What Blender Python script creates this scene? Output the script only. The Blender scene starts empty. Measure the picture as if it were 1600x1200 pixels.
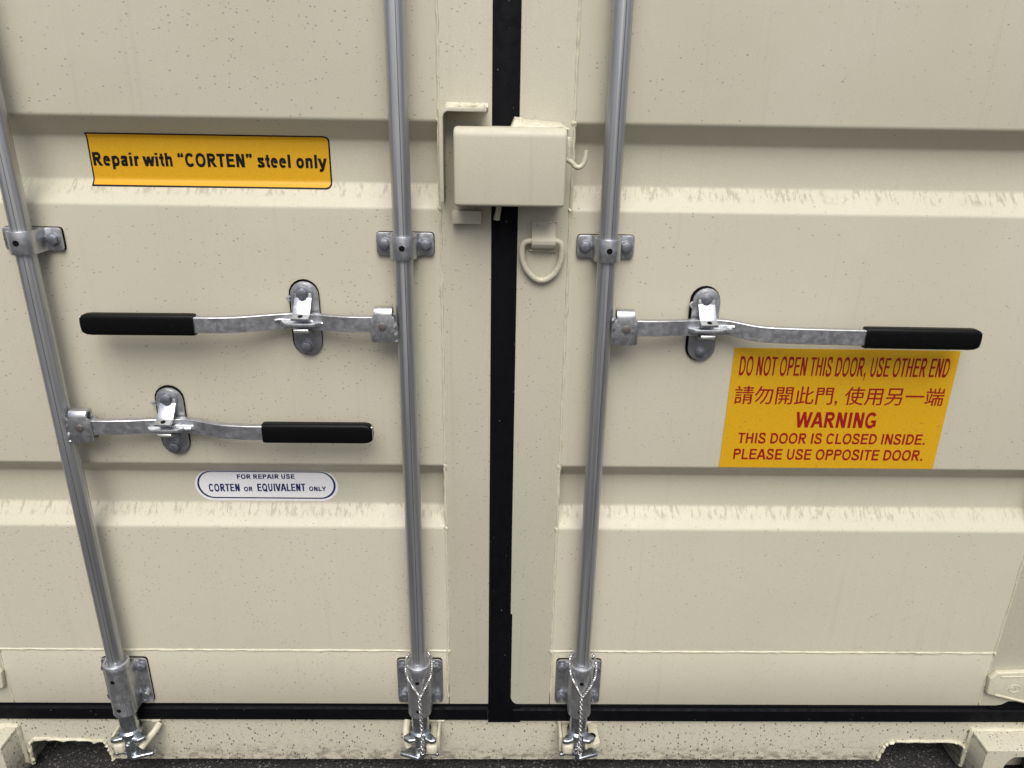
import bpy, bmesh, math, random
from mathutils import Vector, Matrix, noise

random.seed(7)
scn = bpy.context.scene
COL = scn.collection
R = math.radians
PI = math.pi

# ------------------------------------------------------------------ camera
cam_data = bpy.data.cameras.new('camera')
cam_data.sensor_fit = 'HORIZONTAL'
cam_data.sensor_width = 36.0
cam_data.lens = 1156.0 / 1600.0 * 36.0
cam_data.clip_start = 0.02
cam_data.clip_end = 500
cam = bpy.data.objects.new('camera', cam_data)
COL.objects.link(cam)
cr = Vector((0.99979764, -0.01228718, 0.01592815))
cu = Vector((-0.01046865, 0.35833607, 0.93353397))
cf = Vector((0.01717813, 0.9335118, -0.35813492))
cam.matrix_world = Matrix(((cr.x, cu.x, -cf.x, 0.0), (cr.y, cu.y, -cf.y, -1.354),
                           (cr.z, cu.z, -cf.z, 1.53773), (0, 0, 0, 1)))
scn.camera = cam

# ------------------------------------------------------------------ light: overcast sky
world = bpy.data.worlds.new('World')
scn.world = world
world.use_nodes = True
wn = world.node_tree
bg = wn.nodes['Background']
sky = wn.nodes.new('ShaderNodeTexSky')
sky.sky_type = 'NISHITA'
sky.sun_disc = False
sky.sun_elevation = R(55)
sky.sun_rotation = R(180)
sky.altitude = 0
sky.air_density = 1.0
sky.dust_density = 5.0
sky.ozone_density = 1.0
wn.links.new(sky.outputs['Color'], bg.inputs['Color'])
bg.inputs['Strength'].default_value = 0.05

sun_d = bpy.data.lights.new('sun', 'SUN')
sun_d.energy = 1.5
sun_d.angle = R(45)
sun_d.color = (1.0, 0.985, 0.96)
sun = bpy.data.objects.new('sun', sun_d)
COL.objects.link(sun)
sun.location = (0, -3, 6)
sd = Vector((0.02, -math.cos(R(55)), math.sin(R(55))))
sun.rotation_euler = sd.to_track_quat('Z', 'Y').to_euler()

vs = scn.view_settings
vs.view_transform = 'Standard'
vs.look = 'None'
vs.exposure = 1.06
vs.gamma = 1.0
vs.use_curve_mapping = False
scn.cycles.max_bounces = 8

# ------------------------------------------------------------------ materials
def new_mat(name, color, rough=0.5, metal=0.0, spec=0.5):
    m = bpy.data.materials.new(name)
    m.use_nodes = True
    b = m.node_tree.nodes['Principled BSDF']
    b.inputs['Base Color'].default_value = (*color, 1)
    b.inputs['Roughness'].default_value = rough
    b.inputs['Metallic'].default_value = metal
    b.inputs['Specular IOR Level'].default_value = spec
    return m, m.node_tree, b


class NT:
    """small helper to wire shader nodes"""
    def __init__(self, nt):
        self.nt = nt
        self.pos = nt.nodes.new('ShaderNodeNewGeometry').outputs['Position']

    def put(self, sock, v):
        if hasattr(v, 'is_output'):
            self.nt.links.new(v, sock)
        elif isinstance(v, (tuple, list)):
            sock.default_value = v if len(v) == len(sock.default_value) else (*v, 1)
        else:
            sock.default_value = v

    def math(self, op, a, b=None, c=None, clamp=False):
        n = self.nt.nodes.new('ShaderNodeMath')
        n.operation = op
        n.use_clamp = clamp
        for i, v in enumerate((a, b, c)):
            if v is not None:
                self.put(n.inputs[i], v)
        return n.outputs[0]

    def scale(self, v, s):
        n = self.nt.nodes.new('ShaderNodeVectorMath')
        n.operation = 'MULTIPLY'
        self.put(n.inputs[0], v)
        n.inputs[1].default_value = s
        return n.outputs[0]

    def vadd(self, a, b):
        n = self.nt.nodes.new('ShaderNodeVectorMath')
        n.operation = 'ADD'
        self.put(n.inputs[0], a)
        self.put(n.inputs[1], b)
        return n.outputs[0]

    def noise(self, v, scale, detail=3, rough=0.5, color=False):
        n = self.nt.nodes.new('ShaderNodeTexNoise')
        self.put(n.inputs['Vector'], v)
        n.inputs['Scale'].default_value = scale
        n.inputs['Detail'].default_value = detail
        n.inputs['Roughness'].default_value = rough
        return n.outputs['Color' if color else 'Fac']

    def voro(self, v, scale=1.0, rnd=1.0):
        n = self.nt.nodes.new('ShaderNodeTexVoronoi')
        n.voronoi_dimensions = '3D'
        n.feature = 'F1'
        self.put(n.inputs['Vector'], v)
        n.inputs['Scale'].default_value = scale
        n.inputs['Randomness'].default_value = rnd
        return n.outputs['Distance'], n.outputs['Color']

    def ramp(self, f, lo, hi, a=0.0, b=1.0):
        n = self.nt.nodes.new('ShaderNodeMapRange')
        n.interpolation_type = 'SMOOTHSTEP'
        self.put(n.inputs['Value'], f)
        self.put(n.inputs['From Min'], lo)
        self.put(n.inputs['From Max'], hi)
        n.inputs['To Min'].default_value = a
        n.inputs['To Max'].default_value = b
        return n.outputs[0]

    def sep(self, v):
        n = self.nt.nodes.new('ShaderNodeSeparateXYZ')
        self.put(n.inputs[0], v)
        return n.outputs

    def mix(self, f, a, b):
        n = self.nt.nodes.new('ShaderNodeMix')
        n.data_type = 'RGBA'
        self.put(n.inputs[0], f)
        self.put(n.inputs[6], a)
        self.put(n.inputs[7], b)
        return n.outputs[2]

    def bump(self, h, strength, dist):
        n = self.nt.nodes.new('ShaderNodeBump')
        n.inputs['Strength'].default_value = strength
        n.inputs['Distance'].default_value = dist
        self.put(n.inputs['Height'], h)
        return n.outputs[0]


def speck_mask(k, cell, size, dens, stretch=(0.55, 1.0), warp=0.35, ys=0.05):
    """splashed dirt: one small elongated spot in a random share of the cells"""
    wob = k.noise(k.pos, 22, 1, 0.5, True)
    p = k.vadd(k.pos, k.scale(wob, (warp * cell,) * 3))
    s = 1.0 / cell
    p = k.scale(p, (s * stretch[0], s * ys, s * stretch[1]))
    d, c = k.voro(p)
    sx = k.sep(c)
    rad = k.math('MULTIPLY_ADD', k.math('POWER', sx[1], 3.0), size * 1.1, size * 0.62)
    spot = k.ramp(d, k.math('MULTIPLY', rad, 0.55), rad, 1.0, 0.0)
    on = k.math('LESS_THAN', sx[0], dens)
    return k.math('MULTIPLY', spot, on)


def grime(k, color, base_dens=0.5, dark=(0.10, 0.09, 0.075), ys=0.05):
    """splash specks over a colour; more of them towards the left door, as in the photograph"""
    xyz = k.sep(k.pos)
    patch = k.noise(k.pos, 4.0, 3, 0.6)
    left = k.ramp(xyz[0], -0.35, 0.5, 1.0, 0.16)
    dens = k.math('MULTIPLY', k.math('MULTIPLY', k.ramp(patch, 0.38, 0.62, 0.15, 1.35), left), base_dens)
    m1 = speck_mask(k, 0.0058, 0.165, dens, (0.62, 1.0), 0.35, ys)
    low = k.ramp(xyz[2], 1.25, 0.75, 0.25, 0.85)
    patch2 = k.noise(k.pos, 7.0, 3, 0.6)
    dens2 = k.math('MULTIPLY', k.ramp(patch2, 0.3, 0.7, 0.4, 1.2), low)
    m2 = speck_mask(k, 0.0048, 0.15, dens2, (0.75, 1.0), 0.35, ys)
    c = k.mix(k.math('MULTIPLY', m2, 0.44), color, dark)
    return k.mix(k.math('MULTIPLY', m1, 0.52), c, dark)


PAINT = (0.515, 0.491, 0.388)


def make_paint(name, ledge=False, sill=False, ys=0.05):
    m, nt, b = new_mat(name, PAINT, 0.42, 0.0, 0.28)
    k = NT(nt)
    big = k.noise(k.pos, 2.2, 3, 0.55)
    col = k.mix(k.ramp(big, 0.3, 0.7), (PAINT[0] * 0.97, PAINT[1] * 0.97, PAINT[2] * 0.955), (PAINT[0] * 1.03, PAINT[1] * 1.03, PAINT[2] * 1.035))
    fine = k.noise(k.pos, 620, 2, 0.6)
    col = k.mix(k.ramp(fine, 0.2, 0.8, 0.0, 1.0), k.mix(0.13, col, (0.1, 0.09, 0.07)), k.mix(0.07, col, (0.9, 0.88, 0.8)))
    # faint rain runs
    run = k.noise(k.scale(k.pos, (60, 60, 1.6)), 1.0, 3, 0.6)
    col = k.mix(k.ramp(run, 0.55, 0.8, 0.0, 0.14), col, (0.30, 0.275, 0.205))
    if ledge:
        # dried puddle marks where water stands on the two sloping ledges
        xyz = k.sep(k.pos)
        wv = k.noise(k.scale(k.pos, (120, 14, 34)), 1.0, 5, 0.75)
        wv2 = k.noise(k.scale(k.pos, (9, 1, 5)), 1.0, 2, 0.5)
        mk = k.math('MULTIPLY', k.ramp(wv, 0.515, 0.575), k.ramp(wv2, 0.30, 0.52, 0.35, 1.0))
        tot = None
        for lo in (1.354, 0.690):
            a = k.math('MULTIPLY', k.ramp(xyz[2], lo + 0.012, lo + 0.022), k.ramp(xyz[2], lo + 0.043, lo + 0.036))
            tot = a if tot is None else k.math('ADD', tot, a)
        mk = k.math('MULTIPLY', mk, tot)
        col = k.mix(k.math('MULTIPLY', mk, 0.5), col, (0.235, 0.205, 0.15))
        soft = k.noise(k.scale(k.pos, (30, 10, 40)), 1.0, 4, 0.7)
        col = k.mix(k.math('MULTIPLY', k.math('MULTIPLY', k.ramp(soft, 0.5, 0.75), tot), 0.2), col, (0.3, 0.28, 0.22))
    col = grime(k, col, 0.68, ys=ys)
    if sill:
        zz = k.sep(k.pos)[2]
        ed = k.math('MULTIPLY', k.ramp(zz, 0.095, 0.040), k.ramp(k.noise(k.scale(k.pos, (30, 20, 55)), 1.0, 5, 0.75), 0.42, 0.62))
        col = k.mix(k.math('MULTIPLY', ed, 0.7), col, (0.11, 0.095, 0.075))
        ed2 = k.math('MULTIPLY', k.ramp(zz, 0.150, 0.168), k.ramp(k.noise(k.scale(k.pos, (55, 20, 90)), 1.0, 5, 0.75), 0.52, 0.66))
        col = k.mix(k.math('MULTIPLY', ed2, 0.6), col, (0.06, 0.055, 0.05))
        m3 = speck_mask(k, 0.0050, 0.27, 0.75, (0.9, 0.55), 1.8, ys)
        col = k.mix(k.math('MULTIPLY', m3, 0.85), col, (0.035, 0.03, 0.028))
        m4 = speck_mask(k, 0.0034, 0.24, 0.8, (0.8, 0.8), 1.0, ys)
        col = k.mix(k.math('MULTIPLY', m4, 0.62), col, (0.07, 0.06, 0.05))
    k.put(b.inputs['Base Color'], col)
    rr = k.noise(k.pos, 35, 3, 0.6)
    k.put(b.inputs['Roughness'], k.ramp(rr, 0.3, 0.7, 0.36, 0.52))
    h = k.math('ADD', k.noise(k.pos, 260, 2, 0.5), k.math('MULTIPLY', k.noise(k.pos, 14, 2, 0.5), 3.0))
    k.put(b.inputs['Normal'], k.bump(h, 0.25, 0.0006))
    return m


M_PAINT = make_paint('beige_paint')
M_PANEL = make_paint('beige_paint_corrugated', ledge=True)
M_SILL = make_paint('beige_paint_spattered', sill=True)
M_FITTING = make_paint('beige_paint_spattered_casting', sill=True, ys=0.8)


def make_bead():
    """thick brushed-over paint on weld beads, a little lighter and yellower"""
    m, nt, b = new_mat('weld_bead_paint', (0.60, 0.56, 0.43), 0.4)
    k = NT(nt)
    n = k.noise(k.pos, 120, 3, 0.6)
    col = k.mix(k.ramp(n, 0.35, 0.7), (0.545, 0.525, 0.415), (0.52, 0.485, 0.36))
    n2 = k.noise(k.pos, 260, 3, 0.7)
    col = k.mix(k.ramp(n2, 0.62, 0.7, 0, 0.55), col, (0.16, 0.13, 0.09))
    k.put(b.inputs['Base Color'], col)
    k.put(b.inputs['Normal'], k.bump(k.noise(k.pos, 170, 3, 0.6), 0.5, 0.0015))
    return m


M_BEAD = make_bead()


def make_metal(name, base=(0.50, 0.52, 0.55), rough=0.42, metal=0.85, streak=None, dirt=0.3, bump=0.22):
    m, nt, b = new_mat(name, base, rough, metal)
    k = NT(nt)
    pv = k.scale(k.pos, (1.6, 1.6, 0.02)) if streak else k.pos
    n = k.noise(pv, 95, 4, 0.7)
    dk = tuple(c * 0.86 for c in base)
    lt = tuple(min(1, c * 1.10) for c in base)
    col = k.mix(k.ramp(n, 0.15, 0.9), dk, lt)
    if streak:
        s = k.noise(k.scale(k.pos, streak), 1.0, 3, 0.6)
        col = k.mix(k.ramp(s, 0.42, 0.68, 0, 0.5), col, tuple(c * 0.5 for c in base))
        s2 = k.noise(k.scale(k.pos, tuple(v * 2.3 for v in streak)), 1.0, 2, 0.6)
        col = k.mix(k.ramp(s2, 0.55, 0.75, 0, 0.4), col, tuple(min(1, c * 1.4) for c in base))
    d = k.noise(k.pos, 330, 3, 0.7)
    col = k.mix(k.ramp(d, 0.64, 0.76, 0, dirt), col, (0.06, 0.06, 0.065))
    k.put(b.inputs['Base Color'], col)
    r = k.noise(pv, 90, 3, 0.6)
    k.put(b.inputs['Roughness'], k.ramp(r, 0.25, 0.75, rough - 0.1, rough + 0.13))
    k.put(b.inputs['Normal'], k.bump(k.noise(k.pos, 210, 3, 0.6), bump, 0.0007))
    return m


M_PIPE = make_metal('galvanised_pipe', (0.54, 0.555, 0.575), 0.43, 0.90, (260, 260, 1.2), 0.12, 0.07)
M_SEAM = make_metal('dark_seam', (0.16, 0.17, 0.20), 0.5, 0.8)
M_ZINC = make_metal('galvanised_plate', (0.53, 0.545, 0.57), 0.38, 0.92)
M_BAR = make_metal('galvanised_bar', (0.52, 0.53, 0.555), 0.40, 0.92)
M_BRIGHT = make_metal('bright_zinc', (0.60, 0.625, 0.65), 0.34, 0.9, None, 0.15)
M_BOLT = make_metal('bolt_steel', (0.30, 0.315, 0.35), 0.42, 0.85)
M_CAM = make_metal('forged_zinc', (0.46, 0.49, 0.52), 0.26, 0.95, None, 0.2)
M_CORD = make_metal('braided_wire', (0.50, 0.495, 0.49), 0.36, 0.9, None, 0.35)


def make_rubber():
    m, nt, b = new_mat('black_rubber', (0.0025, 0.0028, 0.004), 0.65, 0, 0.10)
    k = NT(nt)
    n = k.noise(k.pos, 380, 3, 0.65)
    col = k.mix(k.ramp(n, 0.63, 0.75, 0, 0.5), (0.0025, 0.0028, 0.004), (0.02, 0.02, 0.022))
    d, c = k.voro(k.scale(k.pos, (110, 5, 60)))
    col = k.mix(k.math('MULTIPLY', k.ramp(d, 0.05, 0.09, 1, 0), k.math('LESS_THAN', k.sep(c)[0], 0.2)), col, (0.2, 0.2, 0.2))
    k.put(b.inputs['Base Color'], col)
    k.put(b.inputs['Roughness'], k.ramp(k.noise(k.pos, 60, 3), 0.3, 0.7, 0.5, 0.75))
    k.put(b.inputs['Normal'], k.bump(k.noise(k.pos, 300, 3), 0.2, 0.0006))
    return m


M_RUBBER = make_rubber()
M_GRIP, _nt, _b = new_mat('black_plastic_grip', (0.003, 0.003, 0.0035), 0.4, 0, 0.15)
_k = NT(_nt)
_k.put(_b.inputs['Normal'], _k.bump(_k.noise(_k.pos, 900, 2), 0.12, 0.0004))
_k.put(_b.inputs['Base Color'], _k.mix(_k.ramp(_k.noise(_k.scale(_k.pos, (0.35, 1, 1)), 300, 4, 0.75), 0.58, 0.78, 0, 0.6), (0.003, 0.003, 0.0035), (0.035, 0.035, 0.035)))
M_HOLE_SHADE, _nt, _b = new_mat('painted_hole_shade', (0.006, 0.006, 0.006), 0.8, 0, 0.1)  # near-black colour standing in for the shade inside holes
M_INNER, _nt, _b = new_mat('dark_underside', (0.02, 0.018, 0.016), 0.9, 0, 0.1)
M_RUST, _nt, _b = new_mat('rivet_steel', (0.22, 0.20, 0.19), 0.5, 0.8)


def make_sticker(name, c, rough=0.45):
    m, nt, b = new_mat(name, c, rough, 0, 0.4)
    k = NT(nt)
    n = k.noise(k.pos, 500, 2, 0.6)
    col = k.mix(k.ramp(n, 0.25, 0.75), tuple(v * 0.93 for v in c), tuple(min(1, v * 1.06) for v in c))
    k.put(b.inputs['Base Color'], grime(k, col, 0.55))
    k.put(b.inputs['Normal'], k.bump(k.noise(k.pos, 40, 2), 0.15, 0.0008))
    return m


M_YELLOW = make_sticker('yellow_vinyl', (0.61, 0.33, 0.007))
M_AMBER = make_sticker('amber_vinyl', (0.585, 0.325, 0.008))
M_WHITE = make_sticker('white_vinyl', (0.72, 0.725, 0.745))
M_BLACKINK, _, _ = new_mat('black_ink', (0.006, 0.006, 0.006), 0.5, 0, 0.2)
M_REDINK, _, _ = new_mat('dark_red_ink', (0.27, 0.007, 0.006), 0.45, 0, 0.4)
M_NAVY, _, _ = new_mat('navy_ink', (0.006, 0.018, 0.085), 0.45, 0, 0.4)


def make_asphalt():
    m, nt, b = new_mat('asphalt', (0.045, 0.043, 0.042), 0.85)
    k = NT(nt)
    d, c = k.voro(k.pos, 260)
    cc = k.sep(c)
    g = k.ramp(cc[0], 0.0, 1.0)
    col = k.mix(g, (0.007, 0.0065, 0.0065), (0.036, 0.034, 0.033))
    col = k.mix(k.math('GREATER_THAN', cc[1], 0.93), col, (0.16, 0.155, 0.15))
    col = k.mix(k.ramp(k.noise(k.pos, 5, 4), 0.35, 0.7), col, k.mix(0.5, col, (0.02, 0.018, 0.018)))
    k.put(b.inputs['Base Color'], col)
    k.put(b.inputs['Normal'], k.bump(k.math('ADD', d, k.noise(k.pos, 90, 3)), 0.8, 0.004))
    return m


M_ASPHALT = make_asphalt()

# ------------------------------------------------------------------ mesh helpers
def merge(bm, tmp):
    me = bpy.data.meshes.new('tmp')
    tmp.to_mesh(me)
    tmp.free()
    bm.from_mesh(me)
    bpy.data.meshes.remove(me)


def bevel_all(tmp, off, seg=2, ang=30):
    if off <= 0:
        return
    bmesh.ops.recalc_face_normals(tmp, faces=tmp.faces)
    es = [e for e in tmp.edges if len(e.link_faces) == 2 and e.calc_face_angle(0) > R(ang)]
    if es:
        bmesh.ops.bevel(tmp, geom=es, offset=off, offset_type='OFFSET', segments=seg, profile=0.5, affect='EDGES', clamp_overlap=True)


def box(bm, x0, x1, y0, y1, z0, z1, bev=0.0, seg=2):
    t = bmesh.new()
    vs_ = [t.verts.new((x, y, z)) for x in (x0, x1) for y in (y0, y1) for z in (z0, z1)]
    for f in ((0, 1, 3, 2), (4, 6, 7, 5), (0, 4, 5, 1), (2, 3, 7, 6), (0, 2, 6, 4), (1, 5, 7, 3)):
        t.faces.new([vs_[i] for i in f])
    bevel_all(t, bev, seg)
    bmesh.ops.recalc_face_normals(t, faces=t.faces)
    merge(bm, t)


def prism(bm, poly, axis, a0, a1, bev=0.0, seg=2, ang=30):
    """closed polygon swept along an axis; poly is (x,z) for y, (x,y) for z, (y,z) for x"""
    t = bmesh.new()

    def pt(p, a):
        return {'y': (p[0], a, p[1]), 'z': (p[0], p[1], a), 'x': (a, p[0], p[1])}[axis]
    n = len(poly)
    A = [t.verts.new(pt(p, a0)) for p in poly]
    B = [t.verts.new(pt(p, a1)) for p in poly]
    t.faces.new(A)
    t.faces.new(list(reversed(B)))
    for i in range(n):
        j = (i + 1) % n
        t.faces.new((A[i], B[i], B[j], A[j]))
    bmesh.ops.recalc_face_normals(t, faces=t.faces)
    bevel_all(t, bev, seg, ang)
    bmesh.ops.recalc_face_normals(t, faces=t.faces)
    merge(bm, t)


def tube(bm, pts, rad, seg=12, closed=False, lumpy=0.0, freq=90):
    pts = [Vector(p) for p in pts]
    n = len(pts)
    rads = rad if isinstance(rad, (list, tuple)) else [rad] * n
    t = bmesh.new()
    up = Vector((0.13, 0.37, 0.92)).normalized()
    rings = []
    for i, p in enumerate(pts):
        a = pts[(i - 1) % n] if (closed or i > 0) else p
        b = pts[(i + 1) % n] if (closed or i < n - 1) else p
        d = (b - a).normalized()
        u = up - d * up.dot(d)
        if u.length < 1e-4:
            u = Vector((1, 0, 0)) - d * d.x
        u.normalize()
        up = u
        w = d.cross(u)
        ring = []
        for s in range(seg):
            an = 2 * PI * s / seg
            q = u * math.cos(an) + w * math.sin(an)
            r = rads[i]
            if lumpy:
                r *= 1 + lumpy * noise.noise(p * freq + q * 0.8)
            ring.append(t.verts.new(p + q * r))
        rings.append(ring)
    m = n if closed else n - 1
    # a closed loop may arrive turned: find the best matching start vertex
    for i in range(m):
        r0, r1 = rings[i], rings[(i + 1) % n]
        sh = 0
        if closed and i == m - 1:
            sh = min(range(seg), key=lambda q: (r0[0].co - r1[q].co).length)
        for s in range(seg):
            t.faces.new((r0[s], r0[(s + 1) % seg], r1[(s + 1 + sh) % seg], r1[(s + sh) % seg]))
    if not closed:
        t.faces.new(list(reversed(rings[0])))
        t.faces.new(rings[-1])
    bmesh.ops.recalc_face_normals(t, faces=t.faces)
    merge(bm, t)


def lathe(bm, prof, cx, cy, seg=32):
    """profile of (radius, z) turned about a vertical axis, closed by its first and last points"""
    t = bmesh.new()
    rings = []
    for r, z in prof:
        rings.append([t.verts.new((cx + r * math.cos(2 * PI * s / seg), cy + r * math.sin(2 * PI * s / seg), z)) for s in range(seg)])
    for a, b in zip(rings, rings[1:]):
        for s in range(seg):
            t.faces.new((a[s], a[(s + 1) % seg], b[(s + 1) % seg], b[s]))
    t.faces.new(list(reversed(rings[0])))
    t.faces.new(rings[-1])
    bmesh.ops.recalc_face_normals(t, faces=t.faces)
    merge(bm, t)


def disc_y(bm, cx, cz, r, y0, y1, n=20, bev=0.0, rot=0.0):
    prism(bm, [(cx + r * math.cos(2 * PI * i / n + rot), cz + r * math.sin(2 * PI * i / n + rot)) for i in range(n)], 'y', y0, y1, bev)


def catmull(pts, n=8, closed=False):
    P = [Vector(p) for p in pts]
    out = []
    m = len(P)
    rng = range(m) if closed else range(m - 1)
    for i in rng:
        p1, p2 = P[i], P[(i + 1) % m]
        p0 = P[(i - 1) % m] if (closed or i > 0) else p1 * 2 - p2
        p3 = P[(i + 2) % m] if (closed or i + 2 < m) else p2 * 2 - p1
        for s in range(n):
            t = s / n
            out.append(0.5 * ((2 * p1) + (p2 - p0) * t + (2 * p0 - 5 * p1 + 4 * p2 - p3) * t * t + (3 * p1 - p0 - 3 * p2 + p3) * t ** 3))
    if not closed:
        out.append(P[-1])
    return out


def fillet(poly, radii, n=5):
    """round the corners of a closed 2-D polygon"""
    out = []
    m = len(poly)
    for i in range(m):
        r = radii[i] if isinstance(radii, (list, tuple)) else radii
        p = Vector(poly[i])
        if r <= 0:
            out.append(tuple(p))
            continue
        a = (Vector(poly[i - 1]) - p)
        b = (Vector(poly[(i + 1) % m]) - p)
        la, lb = a.length, b.length
        a.normalize()
        b.normalize()
        ang = a.angle(b)
        d = min(r / math.tan(ang / 2), la * 0.49, lb * 0.49)
        s, e = p + a * d, p + b * d
        for k in range(n + 1):
            t = k / n
            out.append(tuple((s * (1 - t) + p * t) * (1 - t) + (p * (1 - t) + e * t) * t))
    return out


def obj(name, bm, mat, parent=None, smooth=35, loc=None):
    base = Vector(parent_world(parent)) if parent else Vector(loc or (0, 0, 0))
    me = bpy.data.meshes.new(name)
    bmesh.ops.translate(bm, verts=bm.verts, vec=-base)
    bm.to_mesh(me)
    bm.free()
    for p in me.polygons:
        p.use_smooth = True
    me.set_sharp_from_angle(angle=R(smooth))
    me.materials.append(mat)
    o = bpy.data.objects.new(name, me)
    COL.objects.link(o)
    if parent:
        o.parent = parent
    else:
        o.location = base
    return o


def parent_world(o):
    v = Vector((0, 0, 0))
    while o:
        v += o.location
        o = o.parent
    return v


def thing(name, label, cat, loc, group=None):
    o = bpy.data.objects.new(name, None)
    o.empty_display_size = 0.05
    COL.objects.link(o)
    o.location = loc
    o['label'] = label
    o['category'] = cat
    if group:
        o['group'] = group
    return o


B = bmesh.new

# ------------------------------------------------------------------ ground
g = B()
t = bmesh.new()
bmesh.ops.create_grid(t, x_segments=1, y_segments=1, size=150)
merge(g, t)
ground = obj('ground', g, M_ASPHALT)
ground['kind'] = 'structure'

# ------------------------------------------------------------------ lower frame of the container
frame = thing('container_frame', 'beige steel bottom frame with sill under both container doors', 'container frame', (0, 0, 0))


def jag(pts, amp=0.002, n=9):
    out = []
    for a, b in zip(pts, pts[1:]):
        a, b = Vector(a), Vector(b)
        for i in range(n):
            p = a.lerp(b, i / n)
            q = noise.noise_vector(Vector((p.x * 60, p.y * 60, 3.1)))
            out.append((p.x + q.x * amp, p.y + q.y * amp))
    out.append(tuple(pts[-1]))
    return out


nl = jag([(-0.920, 0.036), (-0.926, 0.072), (-0.937, 0.092), (-1.02, 0.0975), (-1.098, 0.0985), (-1.112, 0.085), (-1.116, 0.02)])
nr = jag([(1.150, 0.02), (1.147, 0.075), (1.132, 0.092), (1.115, 0.0965), (0.972, 0.0975), (0.955, 0.092), (0.945, 0.075), (0.939, 0.036)])
low = jag([(0.939, 0.036), (-0.920, 0.036)], 0.0018, 160)
s = B()
poly = [(-1.30, 0.19), (1.30, 0.19), (1.30, 0.02)] + nr[:-1] + low[:-1] + nl + [(-1.30, 0.02)]
prism(s, poly, 'y', 0.004, 0.012)
sill = obj('sill', s, M_SILL, frame)
for nm, pts in (('left', nl), ('right', nr)):
    b_ = B()
    pp = [(p[0], 0.002, p[1] + 0.001) for p in pts]
    tube(b_, pp, [0.0036 if i % 4 else 0.0050 for i in range(len(pp))], 8, False, 0.9, 150)
    obj('weld_bead', b_, M_BEAD, frame)
# corner fittings
for sx, x0, top in ((1, 1.151, 0.1335), (-1, -1.130, 0.138)):
    c = B()
    x1 = x0 + sx * 0.178
    hole = []
    # front face with an oval opening built as a ring of quads between outline and hole
    xa, xb = min(x0, x1), max(x0, x1)
    za, zb = 0.004, top
    cx, cz = x0 + sx * 0.089, 0.066
    n = 48
    t = bmesh.new()
    outer, inner, deep = [], [], []
    for i in range(n):
        a = 2 * PI * i / n
        dx, dz = math.cos(a), math.sin(a)
        ex = 0.014 + 0.0 if False else 0.0
        hx = cx + (0.0255 * dx + (0.015 if dx > 0.02 else -0.015 if dx < -0.02 else 0))
        hz = cz + 0.052 * dz if False else cz + 0.05 * dz
        inner.append(t.verts.new((hx, -0.06, hz)))
        deep.append(t.verts.new((hx, -0.035, hz)))
        kx = ((xb if dx > 0 else xa) - cx) / dx if abs(dx) > 1e-6 else 1e9
        kz = ((zb if dz > 0 else za) - cz) / dz if abs(dz) > 1e-6 else 1e9
        kk = min(abs(kx), abs(kz))
        outer.append(t.verts.new((cx + dx * kk, -0.06, cz + dz * kk)))
    for i in range(n):
        j = (i + 1) % n
        t.faces.new((outer[i], outer[j], inner[j], inner[i]))
        t.faces.new((inner[i], inner[j], deep[j], deep[i]))
    bmesh.ops.recalc_face_normals(t, faces=t.faces)
    merge(c, t)
    box(c, xa + 0.0005, xb - 0.0005, -0.0595, 0.10, top - 0.012, top, 0.003)
    box(c, xa, xa + 0.012, -0.0595, 0.10, za, top - 0.011, 0.001)
    box(c, xb - 0.012, xb, -0.0595, 0.10, za, top - 0.011, 0.001)
    box(c, xa + 0.011, xb - 0.011, 0.02, 0.04, za, top - 0.011)
    cf_ = obj('corner_fitting', c, M_FITTING, frame)
    w = B()
    tube(w, [(x0 - sx * 0.004 + sx * i * 0.012, 0.002, top + 0.001) for i in range(14)], 0.0062, 8, False, 0.7, 110)
    tube(w, [(x0 - sx * 0.001, 0.002, top + 0.003 - i * 0.01) for i in range(12)], 0.0055, 8, False, 0.7, 110)
    obj('weld_bead', w, M_BEAD, frame)
# underside and posts behind the doors
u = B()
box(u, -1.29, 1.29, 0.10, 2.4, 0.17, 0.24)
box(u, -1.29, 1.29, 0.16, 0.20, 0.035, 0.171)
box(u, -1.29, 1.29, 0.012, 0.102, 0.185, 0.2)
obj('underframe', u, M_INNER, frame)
for x0, x1 in ((-1.40, -1.31), (1.31, 1.40)):
    c = B()
    box(c, x0, x1, 0.0, 0.16, 0.14, 2.62, 0.006)
    obj('corner_post', c, M_PAINT, frame)

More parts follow.
